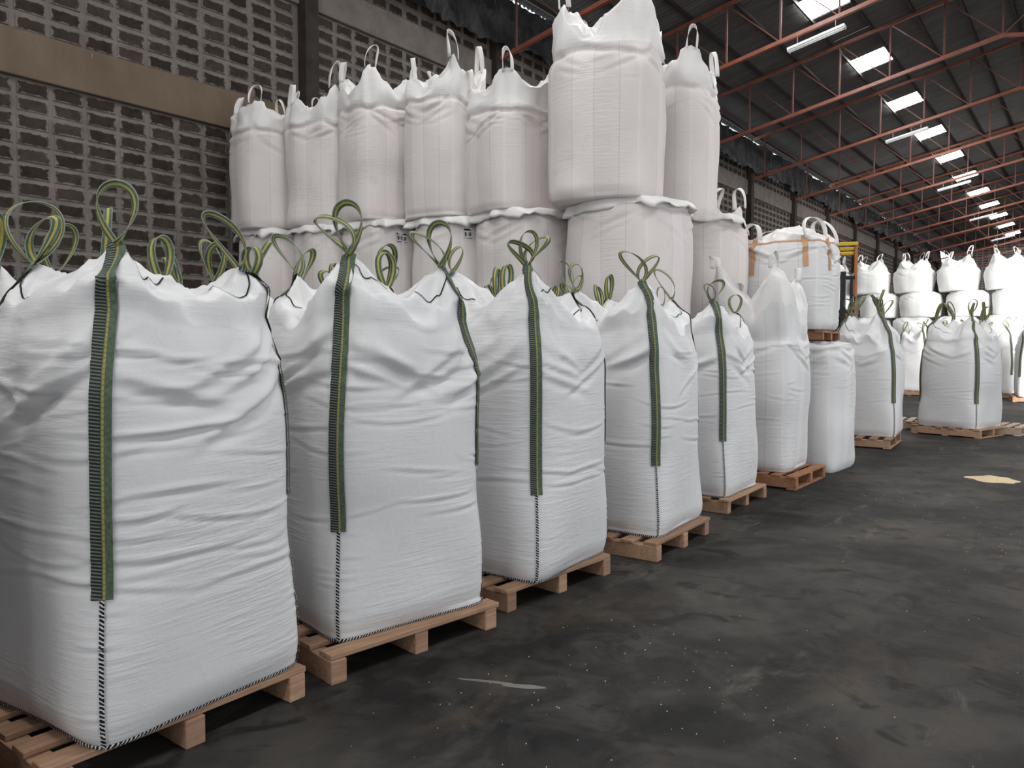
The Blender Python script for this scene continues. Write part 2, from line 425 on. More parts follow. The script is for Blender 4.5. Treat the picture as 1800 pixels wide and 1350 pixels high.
        faces += [[l0+i, l0+(i+1) % nu, T] for i in range(nu)] + [[(i+1) % nu, i, B] for i in range(nu)]
        uv = np.vstack([np.stack([U.ravel(), V.ravel()], 1), [[0, 2], [0, 0]]])
        me = mesh_np(name, verts, faces, mat, uv)
        if s.skirt:
            me.materials.append(MATS[s.skirt]); mi = np.zeros(len(faces), dtype=np.int32); mi[(nv-1)*nu:len(faces)-nu] = 1
            me.polygons.foreach_set('material_index', mi)
        return me
    def frame(s, u, v):
        e = 1e-3; p = s(u, v)
        du = s(u+e*3, v)-s(u-e*3, v); dv = s(u, v+e)-s(u, v-e)
        nrm = np.cross(du, dv); nrm /= np.linalg.norm(nrm, axis=-1, keepdims=True)+1e-9
        du /= np.linalg.norm(du, axis=-1, keepdims=True)+1e-9
        return p, nrm, du
    def vpeak(s, c):
        pk = [q for q in s.P if q[0] == c][0]
        vv = np.linspace(1.02, 1.9, 120); p = s(np.full(120, float(c)), vv)
        j = int(np.argmax(p[:, 2] - .4*np.hypot(p[:, 0]-pk[1], p[:, 1]-pk[2])))
        return vv[j], p[j]
    def ribbon(s, name, us, vs_, hw, mat, off=.006, skew=0., across='u'):
        us = np.asarray(us, float); vs_ = np.asarray(vs_, float)
        p, nrm, du = s.frame(us, vs_)
        tan = np.gradient(p, axis=0); tan /= np.linalg.norm(tan, axis=1, keepdims=True)+1e-9
        k5 = np.ones(5)/5
        if len(us) > 12:   # even the webbing out over small creases
            pad = lambda A: np.stack([np.convolve(np.pad(A[:, j], 2, mode='edge'), k5, 'valid') for j in range(3)], 1)
            nrm = pad(pad(nrm)); nrm /= np.linalg.norm(nrm, axis=1, keepdims=True)+1e-9
        sd = np.cross(tan, nrm); sd /= np.linalg.norm(sd, axis=1, keepdims=True)+1e-9
        L = np.concatenate([[0], np.cumsum(np.linalg.norm(np.diff(p, axis=0), axis=1))])
        K = np.array([-1, -.5, 0, .5, 1.]); rows = []; uv = []
        along_v = abs(us[-1]-us[0]) < 1e-6
        if along_v:
            e = 2e-3; spd = np.linalg.norm(s(us+e, vs_)-s(us-e, vs_), axis=1)/(2*e)
        for kk in K:
            if along_v:
                q_ = s(us + kk*hw/np.maximum(spd, .15), vs_)
                q_ = p + (q_-p)*.55 + sd*kk*hw*.45
            else: q_ = p + sd*kk*hw - nrm*abs(kk)**2*hw*.3
            rows.append(q_ + nrm*off); uv.append(np.stack([np.full(len(L), (kk+1)/2), L], 1))
        V = np.stack(rows, 1).reshape(-1, 3); UV = np.stack(uv, 1).reshape(-1, 2); m = len(L)
        F = [[i*5+j, i*5+j+1, (i+1)*5+j+1, (i+1)*5+j] for i in range(m-1) for j in range(4)]
        return mesh_np(name, V, F, mat, UV)

def loop_me(name, base, h, wd, az, lean=(0, 0, 0), hw=.021, mat='green_webbing', twist=.5, m=.9, seed=0, arch=False, thick=.004, n=40):
    """a webbing loop standing on base: a teardrop (or an arch on two feet) in the vertical plane of azimuth az"""
    rng = random.Random(seed)
    t = np.linspace(0, 1, n)
    if arch:
        X = -wd*np.cos(np.pi*t)*(1+.25*np.sin(np.pi*t)); Y = h*np.sin(np.pi*t)**.75 - .03
    else:
        X = wd*1.35*np.sin(2*np.pi*t)*np.sin(np.pi*t)**m; Y = h*(1-np.cos(2*np.pi*t))/2 - .015
    e = np.array([math.cos(az), math.sin(az), 0]); nn = np.array([-math.sin(az), math.cos(az), 0])
    lean = np.array(lean, float)
    k = (np.clip(Y, 0, None)/h)**1.6
    side = (.25*wd*(2*t-1))
    Pp = np.array(base, float) + X[:, None]*e + Y[:, None]*np.array([0, 0, 1.]) + k[:, None]*lean*h + side[:, None]*nn
    w1, w2 = rng.uniform(0, 6), rng.uniform(0, 6)
    Pp += .012*np.stack([np.sin(5*t+w1), np.cos(4*t+w2), np.sin(7*t+w2)*.5], 1)*np.sin(np.pi*t)[:, None]
    tan = np.gradient(Pp, axis=0); tan /= np.linalg.norm(tan, axis=1, keepdims=True)
    out = []
    uvs = []; L = np.concatenate([[0], np.cumsum(np.linalg.norm(np.diff(Pp, axis=0), axis=1))])
    ph = twist*np.sin(2*np.pi*t + w1)
    for i in range(n):
        a = nn - tan[i]*nn.dot(tan[i]); a /= np.linalg.norm(a); b = np.cross(tan[i], a)
        wv = a*math.cos(ph[i]) + b*math.sin(ph[i]); tv = np.cross(tan[i], wv)
        for sx, sy in ((-1, 1), (0, 1.2), (1, 1), (1, -1), (0, -1.2), (-1, -1)):
            out.append(Pp[i] + wv*sx*hw + tv*sy*thick/2); uvs.append(((sx+1)/2, L[i]))
    F = []
    for i in range(n-1):
        for j in range(6): F.append([i*6+j, i*6+(j+1) % 6, (i+1)*6+(j+1) % 6, (i+1)*6+j])
    F.append([5, 4, 3, 2, 1, 0]); F.append([(n-1)*6+j for j in range(6)])
    return mesh_np(name, out, F, mat, uvs)

def add_loops(root, bg, loops, mat='green_webbing', name='lifting_loop'):
    for j, L in enumerate(loops):
        c = L['c']; _, p = bg.vpeak(c)
        link(name, loop_me('loop', p + np.array(L.get('d', (0, 0, 0))), L.get('h', .24), L.get('w', .06), R(L.get('az', 45*c)), L.get('lean', (0, 0, 0)),
             L.get('hw', .021), mat, L.get('tw', .5), L.get('m', .9), bg.seed*10+j, L.get('arch', False)), root)

def green_bag(label, loc, rz, bg, loops, strapz=(.38, .38, .38, .38), corners=(0, 1, 2, 3), group='white bags with green lifting loops', nu=140, nv=130, nw=56, seam=True, hw=.037):
    root = empty('bulk_bag', loc, rz); tag(root, label, 'bag', group)
    link('bag_body', bg.body('bag_body', 'white_woven', nu, nv, nw), root)
    for c in corners:
        vp, _ = bg.vpeak(c); v0 = strapz[c]
        nn = max(24, int(nv*.7))
        vv = np.linspace(v0, vp, nn)
        o = link('strap', bg.ribbon('strap', np.full(nn, float(c)), vv, hw, 'stitched_webbing', .010), root); o['label'] = 'green webbing strap with black stitching and yellow stripe'
        if seam:
            vv = np.linspace(.004, v0, nn)
            link('corner_seam', bg.ribbon('seam', np.full(nn, float(c)), vv, .0085, 'overlock_stitch', .007), root)
    if seam:
        for c in (0, 3):
            uu = np.linspace(c, c+1, 60)
            link('bottom_seam', bg.ribbon('seam', uu, np.full(60, .004), .010, 'overlock_stitch', .006), root)
    add_loops(root, bg, loops)
    if seam:   # black hem thread running down from the lifted corners over the folded top
        for c, du in ((1, -.42), (3, .40), (0, .33)):
            vp, _ = bg.vpeak(c); t = np.linspace(0, 1, 26)
            link('hem_thread', bg.ribbon('thread', c + du*t**1.3 + 1e-4*t, vp - .10*np.sin(np.pi*t) + (1.42-vp)*t, .0035, 'black_thread', .006), root)
    return root

def pallet(label, loc, rz, L=1.1, Dp=1.0, nboard=6, mat='pallet_wood', bottom=False, group='wooden pallets', seed=0, H=.115, name='wooden_pallet'):
    """boards run along local y (length L) over three stringers that run along local x (depth Dp)"""
    rng = random.Random(seed)
    root = empty(name, loc, rz); tag(root, label, 'pallet', group)
    st = box_me('stringer', Dp, .085, H, mat, .004)
    z0 = .02 if bottom else 0
    for k in range(3):
        link('stringer', st, root, (rng.uniform(-.01, .01), (k-1)*(L/2-.05), z0+H/2), (0, 0, rng.uniform(-.01, .01)))
    bw = .105
    bd = box_me('deck_board', bw, L, .026, mat, .003); bo = box_me('bottom_board', bw, L, .02, mat, .003)
    for k in range(nboard):
        x = -Dp/2+bw/2 + k*(Dp-bw)/(nboard-1)
        link('deck_board', bd, root, (x+rng.uniform(-.008, .008), rng.uniform(-.012, .012), z0+H+.013), (0, 0, rng.uniform(-.012, .012)))
    if bottom:
        for k in range(3):
            link('bottom_board', bo, root, ((k-1)*(Dp/2-bw/2), 0, .01))
    return root

# ------------------------------------------------------------------ the shed
WX, RX, EAVE, RIDX, SLOPE = -10.3, 5.9, 9.1, -2.2, .2
Y0, YB, S = -22.0, 72.0, 4.8
TR = [7.9 + S*k for k in range(-6, 14)]
def roof_z(x): return EAVE + SLOPE*((x-WX) if x < RIDX else (2*RIDX - x - WX))

fl = link('floor', box_me('floor', 34, 112, .3, 'dark_floor', 0, (-2, 26, -.15))); tag(fl, kind='structure')
wl = tag(empty('wall_left', (WX, 0, 0)), kind='structure')
link('masonry', box_me('masonry', .22, YB-Y0, 8.25, 'mortar', 0, (-.11, (YB+Y0)/2, 4.125)), wl)
for (z0, z1, mt) in ((4.80, 5.35, 'wall_beam'), (7.02, 7.55, 'mortar')):
    for a, b in zip(TR[:-1], TR[1:]):
        link('ring_beam', box_me('ring_beam', .10, b-a-.27, z1-z0, mt, .012, (.02, (a+b)/2, (z0+z1)/2)), wl)
for y in TR:
    link('column', box_me('column', .26, .26, 8.25, 'dark_column', .01, (.07, y, 4.125)), wl)
# blockwork: single blocks where they show large, one joined mesh beyond that
def to_px(P):
    fw = Vector((-math.sin(YAW)*math.cos(PITCH), math.cos(YAW)*math.cos(PITCH), -math.sin(PITCH)))
    rt = Vector((math.cos(YAW), math.sin(YAW), 0)); up = rt.cross(fw); v = Vector(P)-Vector((0, 0, CAM_H)); d = v.dot(fw)
    return 900+1350*v.dot(rt)/d, 675-1350*v.dot(up)/d, d
blocks = []
rngb = random.Random(5)
for a, b in zip(TR[:-1], TR[1:]):
    ncol = 11; y_st = a + (S - ncol*.4)/2 + .2
    for (z0, z1) in ((.0, 4.80), (5.35, 7.02), (7.55, 8.25)):
        nr = int(round((z1-z0)/.204)); dz = (z1-z0)/nr
        for r in range(nr):
            for c in range(ncol): blocks.append((y_st+c*.4, z0+(r+.5)*dz))
def blk_visible(bk):
    x, y, d = to_px((WX, bk[0], bk[1])); return d > 0 and -25 < x < 960 and -12 < y < 480 and bk[1] > 2.25
vis = sorted([b for b in blocks if blk_visible(b)], key=lambda b: to_px((WX, b[0], b[1]))[2])[:300]
vset = set(vis)
def block_geo(w_, h_, d_):
    a, b = w_/2, h_/2; i = .012
    V = [(0, -a, -b), (0, a, -b), (0, a, b), (0, -a, b), (d_, -a+i, -b+i), (d_, a-i, -b+i), (d_, a-i, b-i), (d_, -a+i, b-i)]
    F = [[4, 5, 6, 7], [0, 1, 5, 4], [1, 2, 6, 5], [2, 3, 7, 6], [3, 0, 4, 7]]
    UV = [(0, 0), (1, 0), (1, 1), (0, 1), (.04, .08), (.96, .08), (.96, .92), (.04, .92)]
    return V, F, UV
bmes = []
for k in range(5):
    V, F, UV = block_geo(.352+.006*k % .02, .166+.003*(k % 3), .010+.002*k); bmes.append(mesh_np('block', V, F, 'dark_block', UV, smooth=False))
for (y, z) in vis:
    link('block', rngb.choice(bmes), wl, (0, y+rngb.uniform(-.006, .006), z+rngb.uniform(-.004, .004)), (rngb.uniform(-.012, .012), 0, 0))
VV, FF, UU = [], [], []
for (y, z) in blocks:
    if (y, z) in vset: continue
    V, F, UV = block_geo(.356, .168, .012); o = len(VV)
    VV += [(v[0], v[1]+y, v[2]+z) for v in V]; FF += [[i+o for i in f] for f in F]; UU += UV
o = link('far_blocks', mesh_np('far_blocks', VV, FF, 'dark_block', UU, smooth=False), wl); o['kind'] = 'stuff'

tag(link('wall_back', box_me('wall_back', RX-WX, .2, 11, 'far_blockwork', 0, ((RX+WX)/2, YB+.1, 5.5))), kind='structure')
# right-hand wall (outside the frame) with its doorways, the middle one added for its light
wr = tag(empty('wall_right', (RX, 0, 0)), kind='structure')
for (a, b, z0, z1) in ((Y0, -2.5, 0, 8.25), (5.5, 8.5, 0, 8.25), (13.5, 18.5, 0, 8.25), (8.5, 13.5, 4.5, 8.25), (26.5, YB, 0, 8.25), (-2.5, 5.5, 4.5, 8.25), (18.5, 26.5, 5.1, 8.25)):
    link('masonry', box_me('masonry', .22, b-a, z1-z0, 'mortar', 0, (.11, (a+b)/2, (z0+z1)/2)), wr)
wf = tag(empty('wall_front', (0, Y0, 0)), kind='structure')
link('gable', box_me('gable', RX-WX, .2, 4.6, 'mortar', 0, ((RX+WX)/2, -.1, 8.4)), wf)

# roof: purlins, corrugated sheets, skylights
ce = tag(empty('ceiling', (0, 0, 0)), kind='structure')
xs_l = [RIDX - .98*k for k in range(9)] + [WX-.05]; xs_r = [RIDX + .98*k for k in range(10)]
for x in xs_l[:-1] + xs_r[1:-1]:
    link('purlin', box_me('purlin', .045, YB-Y0, .10, 'purlin_steel', 0, (x, (YB+Y0)/2, roof_z(x)-.075)), ce)
def sheet_me(name, dx, ly, sgn, mat, x0, amp=.024, pitch=.146):
    n = max(4, int(round(ly/pitch)))*5; ys = np.linspace(-ly/2, ly/2, n+1)
    zz = amp*np.sin(2*np.pi*(ys+ly/2)/pitch)
    V = []
    for j, xx in enumerate((0, dx)):
        zb = 0 if j == 0 else -abs(dx)*SLOPE - .03
        for yy, z in zip(ys, zz): V.append((xx, yy, zb+z+amp))
    m = n+1
    F = [[i, i+1, m+i+1, m+i] for i in range(n)]
    return mesh_np(name, V, F, mat)
bays = list(zip([Y0]+TR[1:], TR[1:]+[YB])) if TR[0] < Y0 else list(zip(TR[:-1], TR[1:]))
bays = [(a, b) for a, b in zip(TR[:-1], TR[1:])] + [(TR[-1], YB)]
sheet_cache = {}
def sheet(ly, sgn, mat='roof_sheet'):
    k = (round(ly, 2), sgn, mat)
    if k not in sheet_cache and mat == 'eave': sheet_cache[k] = sheet_me('roof_sheet', xs_l[9]-xs_l[8], ly, sgn, 'roof_sheet', 0)
    if k not in sheet_cache: sheet_cache[k] = sheet_me('roof_sheet' if mat == 'roof_sheet' else 'skylight', sgn*1.02, ly, sgn, mat, 0)
    return sheet_cache[k]
skw = 0
for bi, (a, b) in enumerate(bays):
    ym, ly = (a+b)/2, b-a
    for k in range(9):
        x = xs_l[k]; z = roof_z(x)
        yc = a + 2.3; half = .56
        if k == 3 and ly > 4:   # a translucent sheet in the middle of every bay
            for (p0, p1) in ((a, yc-half), (yc+half, b)):
                link('roof_sheet', sheet(p1-p0, -1), ce, (x, (p0+p1)/2, z))
            if a > -22:
                skw += 1
                o = link('window_%d' % skw, sheet(2*half, -1, 'skylight'), None, (x, yc, z)); tag(o, kind='structure')
            else:
                link('roof_sheet', sheet(2*half, -1), ce, (x, yc, z))
        else:
            link('roof_sheet', sheet(ly, -1) if k < 8 else sheet(ly, -1, 'eave'), ce, (x, ym, z))
    for k in range(9):
        x = xs_r[k]; z = roof_z(x)
        if k == 3 and ly > 4:   # unseen skylights, added as a mirror of the left to light the aisle side
            yc = a + 2.3; half = .56
            for (p0, p1) in ((a, yc-half), (yc+half, b)):
                link('roof_sheet', sheet(p1-p0, 1), ce, (x, (p0+p1)/2, z))
            skw += 1
            tag(link('window_%d' % skw, sheet(2*half, 1, 'skylight'), None, (x, yc, z)), kind='structure')
        else:
            link('roof_sheet', sheet(ly, 1), ce, (x, ym, z))

# trusses
ORD = ['nearest', 'second', 'third', 'fourth', 'fifth', 'sixth', 'seventh', 'eighth', 'ninth', 'tenth', 'eleventh', 'twelfth', 'thirteenth', 'fourteenth']
DB, DT = 1.56, .17
def build_truss(y):
    root = empty('roof_truss', (0, y, 0))
    lx = WX+.2; rx = RX-.1
    parts = []
    for nm, dp, wd, ht, mt in (('top_chord', DT, .075, .075, 'orange_steel'), ('bottom_chord', DB, .085, .085, 'orange_steel')):
        for (xa, xb) in ((lx, RIDX), (RIDX, rx)):
            parts.append((nm, bar_me(nm, (xa, 0, roof_z(xa)-dp), (xb, 0, roof_z(xb)-dp), wd, ht, mt)))
    xs = []; x = RIDX
    while x > lx+.3: xs.append(x); x -= 1.25
    for i, x in enumerate(xs):
        parts.append(('strut', bar_me('strut', (x, 0, roof_z(x)-DB), (x, 0, roof_z(x)-DT), .04, .04, 'dark_red_steel')))
        if i: parts.append(('diagonal', bar_me('diagonal', (x, 0, roof_z(x)-DT), (xs[i-1], 0, roof_z(xs[i-1])-DB), .026, .026, 'dark_red_steel')))
    xs2 = []; x = RIDX+1.25
    while x < rx-.3: xs2.append(x); x += 1.25
    pr = RIDX
    for x in xs2:
        parts.append(('strut', bar_me('strut', (x, 0, roof_z(x)-DB), (x, 0, roof_z(x)-DT), .04, .04, 'dark_red_steel')))
        parts.append(('diagonal', bar_me('diagonal', (x, 0, roof_z(x)-DT), (pr, 0, roof_z(pr)-DB), .026, .026, 'dark_red_steel'))); pr = x
    for nm, me in parts: link(nm, me, root)
    return root
def copy_tree(o, loc, label=None, rz=None):
    c = o.copy(); COL.objects.link(c); c.location = loc
    if rz is not None: c.rotation_euler = (0, 0, rz)
    if label: c['label'] = label
    for ch in list(o.children):
        d = ch.copy(); COL.objects.link(d); d.parent = c
        for g in list(ch.children):
            e = g.copy(); COL.objects.link(e); e.parent = d
    return c
tr_y = [y for y in TR if y > 12]
truss0 = build_truss(tr_y[0])
tag(truss0, '', 'truss', 'orange roof trusses')
for i, y in enumerate(tr_y):
    lab = 'orange steel roof truss, %s in the row counted from the camera' % ORD[i]
    if i == 0: truss0['label'] = lab
    else: copy_tree(truss0, (0, y, 0), lab)

# hanging tube lights under every second truss
def tube_light(y, lab):
    xa, xb = -5.75, -4.6; xm = (xa+xb)/2
    root = empty('tube_light', (xm, y, roof_z(xm)-DB-.25)); tag(root, lab, 'light', 'hanging tube lights')
    sl = SLOPE
    h = link('housing', bar_me('housing', (-.6, 0, -.6*sl), (.6, 0, .6*sl), .17, .05, 'lamp_white'), root)
    for s in (-1, 1):
        t = link('tube', tube_me('tube', [(-.57, .045*s, -.57*sl-.045), (.57, .045*s, .57*sl-.045)], .014, 'lamp_tube'), root)
        link('end_cap', box_me('end_cap', .03, .15, .07, 'lamp_white', .005), root, (.585*s, 0, .585*sl*s-.03))
        link('hanger', tube_me('hanger', [(.4*s, 0, .4*sl*s+.02), (.4*s, 0, .4*sl*s+.24)], .005, 'lamp_white', 5), root)
for i, k in enumerate((1, 3, 5, 7, 9)):
    tube_light(tr_y[k], 'white hanging tube light under the %s, %s from the camera' % ('orange truss', ORD[i]))

# black plastic hung in the gap between wall head and eave, one length per bay
for i, (a, b) in enumerate([bb for bb in bays if bb[0] > 7][:12]):
    nx, nz = 90, 16
    yy = np.linspace(a-.03, b+.03, nx); tt = np.linspace(0, 1, nz)
    Yg, Tg = np.meshgrid(yy, tt)
    ragb = 7.84 + .10*vnoise(Yg*1.7, Yg*0, Yg*0, 31) + .06*vnoise(Yg*6, Yg*0, Yg*0, 32)
    ragt = 8.855 + .02*vnoise(Yg*2.1, Yg*0, Yg*0, 33) + .015*vnoise(Yg*7, Yg*0, Yg*0, 34)
    Zg = ragb*(1-Tg)+ragt*Tg
    Xg = .22 + .07*vnoise(Yg*3.3, Zg*1.2, Zg*0, 35) + .05*(1-2*np.abs(vnoise(Yg*5, Zg*2.2, Zg*0, 36))) + .09*(1-Tg)
    V = np.stack([Xg, Yg-a, Zg-8.25], -1).reshape(-1, 3)
    F = [[r*nx+c, r*nx+c+1, (r+1)*nx+c+1, (r+1)*nx+c] for r in range(nz-1) for c in range(nx-1)]
    o = link('plastic_sheet', mesh_np('plastic_sheet', V, F, 'black_plastic'), None, (WX+.03, a, 8.25))
    tag(o, 'crinkled black plastic strip over the block wall, %s bay from the camera' % ORD[i], 'plastic sheet', 'black plastic strips along the eave')

# ------------------------------------------------------------------ front row of green-loop bags on pallets
PZ = .143
def bag_place(near, right, Wd):
    n = np.array(near); r = np.array(right); d = (r-n)/np.linalg.norm(r-n)
    inn = np.array([-d[1], d[0]])
    c = n + d*Wd/2 + inn*Wd/2
    return (float(c[0]), float(c[1])), math.atan2(-d[0], d[1])
def pk(*h, q=(.62, .62, .62, .62), r=(.56, .56, .56, .56)):
    return [(c, q[c], h[c], r[c]) for c in range(4)]
FRONT = [
    dict(near=(-2.81, 1.23), right=(-2.90, 2.15), W=.94, lab='large white bag with green straps nearest the camera, at the left edge',
         peaks=pk(.26, .22, .18, .24), Hs=1.46, seed=11, ncre=80, camp=.012, lean=(0, .01),
         loops=[dict(c=0, h=.235, w=.072, az=40, tw=.9), dict(c=1, h=.24, w=.06, az=60, lean=(-.25, -.5, 0), tw=.5), dict(c=1, h=.13, w=.04, az=20, d=(.02, .05, -.03)),
                dict(c=3, h=.27, w=.09, az=60, lean=(-.3, .1, 0)), dict(c=3, h=.2, w=.05, az=20, lean=(.5, .2, 0)), dict(c=2, h=.22, w=.05, az=100)], plab='wooden pallet under the nearest bag with green straps', pal=((-2.83, 1.06), (-2.84, 2.14))),
    dict(near=(-2.95, 2.41), right=(-2.77, 3.33), W=.95, lab='white bag with green straps, second from the camera in the front row',
         peaks=pk(.35, .31, .24, .26), Hs=1.44, seed=22, ncre=46, camp=.010, lean=(0, 0),
         loops=[dict(c=0, h=.27, w=.07, az=50, tw=.8), dict(c=0, h=.22, w=.08, az=20, lean=(-.5, -.5, -.1), tw=.6), dict(c=1, h=.26, w=.07, az=35, tw=.7), dict(c=1, h=.20, w=.06, az=70, lean=(-.4, -.7, 0)),
                dict(c=2, h=.22, w=.05, az=100), dict(c=3, h=.24, w=.06, az=60, lean=(-.3, -.4, 0))], plab='wooden pallet under the second front-row bag', pal=((-2.84, 2.29), (-2.69, 3.36))),
    dict(near=(-2.73, 3.79), right=(-2.80, 4.74), W=.96, lab='white bag with green straps, third from the camera in the front row',
         peaks=pk(.38, .26, .26, .42), Hs=1.43, seed=33, ncre=34, camp=.009, lean=(0, 0),
         loops=[dict(c=0, h=.21, w=.05, az=40, tw=.4), dict(c=0, h=.15, w=.07, az=60, lean=(-.6, -.5, 0)), dict(c=0, h=.18, w=.05, az=10, lean=(.6, .5, 0)), dict(c=1, h=.24, w=.05, az=50, lean=(-.3, .1, 0)),
                dict(c=2, h=.22, w=.05, az=90), dict(c=3, h=.16, w=.03, az=45, lean=(.3, .1, 0))], plab='wooden pallet under the third front-row bag', pal=((-2.79, 3.58), (-2.71, 4.70))),
    dict(near=(-2.66, 5.28), right=(-2.73, 6.24), W=.96, lab='white bag with green straps, fourth from the camera in the front row',
         peaks=pk(.40, .28, .28, .34), Hs=1.42, seed=44, ncre=30, camp=.010, lean=(-.02, 0),
         loops=[dict(c=0, h=.24, w=.06, az=35, lean=(-.5, -.4, 0)), dict(c=0, h=.20, w=.05, az=50, lean=(.5, .4, 0)), dict(c=1, h=.25, w=.06, az=30, lean=(-.3, -.5, 0)),
                dict(c=2, h=.22, w=.05, az=90), dict(c=3, h=.22, w=.05, az=60)], plab='wooden pallet under the fourth front-row bag', pal=((-2.58, 5.13), (-2.63, 6.14))),
    dict(near=(-2.87, 7.09), right=(-2.89, 8.0), W=.93, lab='white bag with green straps, fifth from the camera in the front row',
         peaks=pk(.33, .22, .24, .28), Hs=1.42, seed=55, ncre=26, camp=.009, lean=(-.02, 0),
         loops=[dict(c=0, h=.20, w=.07, az=30, lean=(.3, .2, 0)), dict(c=0, h=.16, w=.06, az=60, lean=(-.2, -.4, 0)), dict(c=1, h=.2, w=.05, az=30), dict(c=3, h=.22, w=.05, az=60)], plab='wooden pallet under the fifth front-row bag', pal=((-2.80, 7.04), (-2.82, 8.1))),
]
for d in FRONT:
    (cx, cy), rz = bag_place(d['near'], d['right'], d['W'])
    bg = Bag(W=d['W']/2*1.07, fold=.045, Hs=1.52, peaks=d['peaks'], seed=d['seed'], ncre=d['ncre'], camp=d['camp'], lean=d['lean'])
    green_bag(d['lab'], (cx, cy, PZ), rz, bg, d['loops'], strapz=(.36, .52, .4, .4))
    (pcx, pcy), prz = bag_place(d['pal'][0], d['pal'][1], 1.10)
    pallet(d['plab'], (pcx, pcy, 0), prz, L=1.10, Dp=1.06, seed=d['seed'])

# unseen bag and pallet, added past the left edge to shade the nearest bag
bg = Bag(W=.49, Hs=1.52, peaks=pk(.26, .22, .2, .24), seed=66, ncre=10)
green_bag('unseen white bag with green straps, added to the front row beyond the left edge', (-3.36, .42, PZ), R(3), bg, [dict(c=0, h=.24, w=.07), dict(c=1, h=.22, w=.06)], nu=90, nv=50, nw=30, seam=False)
pallet('unseen wooden pallet under the bag added beyond the left edge', (-3.38, .42, 0), R(2), L=1.1, Dp=1.06, seed=66)

# second row, mostly hidden behind the front one
rngr = random.Random(3)
back = [(-4.42, 1.62, 4, 'white bag with green straps behind the nearest bag, at the left edge'),
        (-4.45, 2.86, -6, 'white bag with green straps behind the gap of the first two front bags'),
        (-4.42, 4.10, 3, 'white bag with green straps half hidden behind the second front bag'),
        (-4.36, 5.38, -3, 'white bag with green straps half hidden behind the third front bag'),
        (-4.30, 6.45, 5, 'white bag with green straps half hidden behind the fourth front bag')]
for i, (x, y, a, lab) in enumerate(back):
    bg = Bag(W=.47, Hs=1.46, peaks=pk(*[rngr.uniform(.28, .42) for _ in range(4)]), seed=70+i, ncre=10)
    lp = [dict(c=c, h=rngr.uniform(.2, .3), w=rngr.uniform(.05, .08), az=rngr.uniform(0, 180), lean=(rngr.uniform(-.5, .4), rngr.uniform(-.5, .4), 0), tw=rngr.uniform(.3, .8)) for c in (0, 1, 2, 3)]
    lp += [dict(c=c, h=rngr.uniform(.15, .25), w=rngr.uniform(.04, .07), az=rngr.uniform(0, 180), lean=(rngr.uniform(-.6, .6), rngr.uniform(-.6, .6), 0)) for c in (0, 3)]
    green_bag(lab, (x, y, PZ), R(a), bg, lp, nu=96, nv=50, nw=40, seam=False)
    pallet('wooden pallet in the second row, %s from the camera' % ORD[i], (x, y, 0), R(a), L=1.1, Dp=1.04, seed=90+i)

# ------------------------------------------------------------------ tall white bags stacked two high across the hall
def white_bag(label, loc, rz, bg, handles=True, mat='stack_woven', group=None, nu=100, nv=76, nw=44, flap=False, hh=.30, hwid=.06, name='stacked_bulk_bag'):
    root = empty(name, loc, rz); tag(root, label, 'bag', group)
    link('bag_body', bg.body('bag_body', mat, nu, nv, nw), root)
    if handles:
        lp = []
        for (c, *_r) in bg.P:
            lp.append(dict(c=c, h=bg.rng.uniform(hh*.8, hh*1.25), w=bg.rng.uniform(hwid*.8, hwid*1.3), az=90*c-45+90+bg.rng.uniform(-25, 25), lean=(bg.rng.uniform(-.35, .35), bg.rng.uniform(-.35, .35), 0), arch=True, hw=.031, tw=.45, d=(0, 0, -.02)))
        add_loops(root, bg, lp, 'white_webbing', 'handle')
    if flap:   # squashed skirt of the lower bag, pinched out under the bag above
        n = 120; th = np.linspace(0, 4, n, endpoint=False)
        p = bg(th, np.full(n, .985)); rad = np.hypot(p[:, 0], p[:, 1])[:, None]; dirv = p[:, :2]/rad
        cs, sn = np.cos(th*np.pi/2), np.sin(th*np.pi/2); sd = bg.seed
        ear = np.exp(-((np.abs((th+.5) % 1-.5))/.09)**2)
        out = .055 + .035*vnoise(cs*2.5+sd, sn*2.5, cs*0, sd) + .025*vnoise(cs*7+sd, sn*7, cs*0, sd+1) + .085*ear
        drop = .045 + .04*vnoise(cs*3.1+sd, sn*3.1, cs*0, sd+7) + .02*vnoise(cs*9+sd, sn*9, cs*0, sd+8) + .03*ear
        rows = []
        for k, (fo, dz, kd) in enumerate(((-.9, .04, 0), (0., .036, 0), (.6, .022, .15), (.92, -.01, .6), (1., -.02, 1.), (.82, -.015, .9), (.4, -.005, .2), (-.5, -.012, 0))):
            dz = dz - kd*drop
            z = p[:, 2]*0 + bg.Hs*.99 + dz + .014*vnoise(cs*4+sd, sn*4, cs*0+k*.4, sd+2) + .02*vnoise(cs*1.6+sd, sn*1.6, cs*0, sd+4)
            rows.append(np.concatenate([p[:, :2] + dirv*(out*fo)[:, None], z[:, None]], 1))
        V = np.concatenate(rows); m = len(rows)
        F = [[r*n+i, r*n+(i+1) % n, ((r+1) % m)*n+(i+1) % n, ((r+1) % m)*n+i] for r in range(m) for i in range(n)]
        link('skirt_flap', mesh_np('skirt_flap', V, F, 'thin_liner'), root)
    return root
NTH = ['first', 'second', 'third', 'fourth', 'fifth', 'sixth']
UP = [(-9.62, 6.73, .51, 4.62, -12), (-8.73, 7.03, .49, 4.64, 20), (-7.86, 7.20, .49, 4.74, -8), (-6.93, 7.55, .51, 4.74, 10), (-5.98, 7.76, .55, 4.48, -14), (-4.69, 7.89, .66, 4.90, 18), (-4.60, 9.42, .57, 4.88, 5)]
LO = [(-9.60, 6.85, .51), (-8.68, 7.10, .50), (-7.80, 7.26, .49), (-6.85, 7.62, .50), (-5.85, 7.85, .56), (-4.51, 8.12, .68), (-4.38, 9.66, .64), (-4.86, 11.02, .58)]
